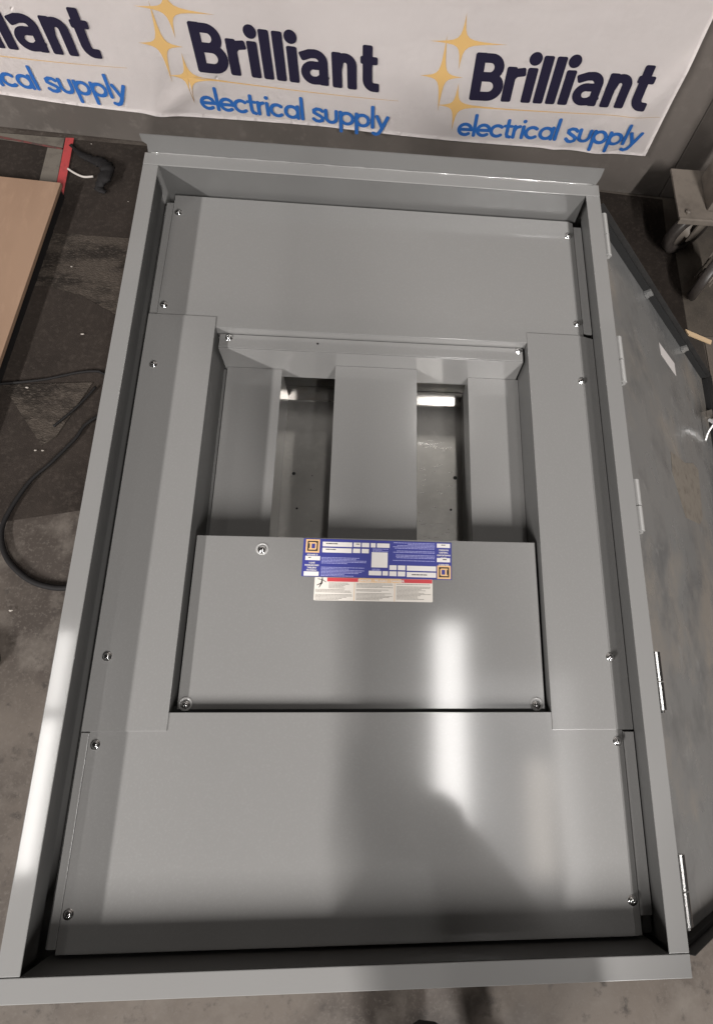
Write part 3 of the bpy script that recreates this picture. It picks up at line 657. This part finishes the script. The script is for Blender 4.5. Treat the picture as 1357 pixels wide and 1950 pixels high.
def caster(x, y, ang, lbl=None):
    c = empty('caster', (x - o_[0], y - o_[1], 0)); c.parent = cart; c.rotation_euler = (0, 0, ang)
    R = .105; top = PLZ + H - .0125
    bm = bmesh.new(); xf = Matrix.Translation((0, 0, R + .004)) @ Matrix.Rotation(math.pi / 2, 4, 'X')
    lathe(bm, [(.070, -.019), (.092, -.020), (R - .004, -.017), (R, -.010), (R, .010), (R - .004, .017), (.092, .020), (.070, .019), (.066, .012), (.066, -.012), (.070, -.019)], 36, xf)
    link('tyre', bm, wheel_m, c, True)
    bm = bmesh.new(); lathe(bm, [(0, -.026), (.018, -.026), (.020, -.012), (.0655, -.009), (.0655, .009), (.020, .012), (.018, .026), (0, .026)], 30, xf); link('wheel_hub', bm, steel_b, c, True)
    bm = bmesh.new()
    for s in (-1, 1):
        y0, y1 = sorted((s * .030, s * .036))
        v = [(-.02, .09), (.02, .09), (.075, top - .01), (.075, top), (-.0, top), (-.0, top - .01)]
        a = [bm.verts.new((px, y0, pz)) for px, pz in v]; b = [bm.verts.new((px, y1, pz)) for px, pz in v]
        bm.faces.new(a); bm.faces.new(b[::-1])
        for i in range(6): bm.faces.new((a[(i + 1) % 6], a[i], b[i], b[(i + 1) % 6]))
    bxa(bm, -.002, .078, -.0295, .0295, top - .008, top - .001)
    bmesh.ops.recalc_face_normals(bm, faces=bm.faces); link('fork', bm, steel_b, c)
caster(1.235, 1.440, math.radians(28)); caster(1.285, 1.225, math.radians(52))

# ================================================================== PHOTOGRAPHER (behind the camera: shadow and reflection)
ph = empty('person', (.33, -1.20, -H)); tag(ph, 'person in long dark coat leaning over the foot of the panel taking the picture', 'person')
def skinned(name, verts, edges, m, root=0, lv=2):
    me = bpy.data.meshes.new(name); me.from_pydata([v[:3] for v in verts], edges, []); me.materials.append(m)
    o = bpy.data.objects.new(name, me); COL.objects.link(o); o.parent = ph
    md = o.modifiers.new('skin', 'SKIN'); o.modifiers.new('sub', 'SUBSURF').levels = lv; o.modifiers['sub'].render_levels = lv
    md.use_smooth_shade = True
    for i, v in enumerate(verts):
        sv = me.skin_vertices[0].data[i]; rr = v[3]; sv.radius = rr if isinstance(rr, tuple) else (rr, rr); sv.use_root = (i == root)
    return o
# coordinates relative to the floor point under the person
V = [(0, -.02, .93, (.16, .12)), (0, .08, 1.12, (.14, .11)), (0, .23, 1.29, (.15, .105)), (-.02, .30, 1.385, (.08, .07)), (-.06, .39, 1.46, .05), (-.09, .47, 1.54, (.075, .085)), (-.11, .515, 1.64, (.080, .088)), (-.11, .525, 1.71, (.05, .055)),
     (-.15, .22, 1.33, .055), (-.17, .06, 1.06, .046), (-.16, .04, .82, .04), (-.16, .03, .76, .026), (-.16, .03, .72, .03),
     (.14, .24, 1.34, .065), (-.03, .42, 1.57, .066), (-.19, .61, 1.86, .048), (-.27, .70, 1.98, .028), (-.31, .73, 2.03, .032),
     (-.12, -.03, .85, .09), (-.18, -.02, .48, .062), (-.22, -.12, .09, .045), (-.23, -.03, .035, .04),
     (.08, -.03, .85, .09), (.06, -.02, .48, .062), (.04, -.12, .09, .045), (.05, -.03, .035, .04), (-.08, -.03, .62, (.18, .11)), (-.14, -.06, .35, (.20, .11)), (-.18, -.08, .17, (.23, .11))]
Ed = [(0, 1), (1, 2), (2, 3), (3, 4), (4, 5), (5, 6), (6, 7), (2, 8), (8, 9), (9, 10), (10, 11), (11, 12), (2, 13), (13, 14), (14, 15), (15, 16), (16, 17),
      (0, 18), (18, 19), (19, 20), (20, 21), (0, 22), (22, 23), (23, 24), (24, 25), (0, 26), (26, 27), (27, 28)]
skinned('body', V, Ed, jacket)
# fingers closed on the phone
fv = []; fe = []
for hx, hy, hz, s in ((-.16, .02, .70, 1), (-.31, .73, 2.03, -1)):
    for k in range(5):
        b0 = len(fv); dx = (k - 2) * .014
        L_ = (.028, .04, .045, .042, .034)[k]
        fv += [(hx + dx * .8, hy + .01, hz + .015, .009), (hx + dx, hy + .012 + L_ * .5, hz + .035, .0085), (hx + dx + s * .006, hy + .012 + L_ * .9, hz + .04, .007)]
        fe += [(b0, b0 + 1), (b0 + 1, b0 + 2)]
me = None
for i in range(0, len(fv), 3): skinned('finger', fv[i:i + 3], [(0, 1), (1, 2)], skin, 0, 1)
bm = bmesh.new(); bxa(bm, -.04, .04, -.080, .080, .0, .009, .003)
pho = empty('phone', (-.02, -.47, 1.178)); pho.rotation_euler = (math.radians(19), 0, 0); link('phone_body', bm, black, pho)
tag(pho, 'black smartphone held above the panel by the person', 'phone')
bm = bmesh.new(); lathe(bm, [(0, 1.765), (.05, 1.75), (.082, 1.70), (.088, 1.64), (.07, 1.60)], 20, Matrix.Translation((-.11, .49, -.02))); link('hair', bm, hair_m, ph, True)
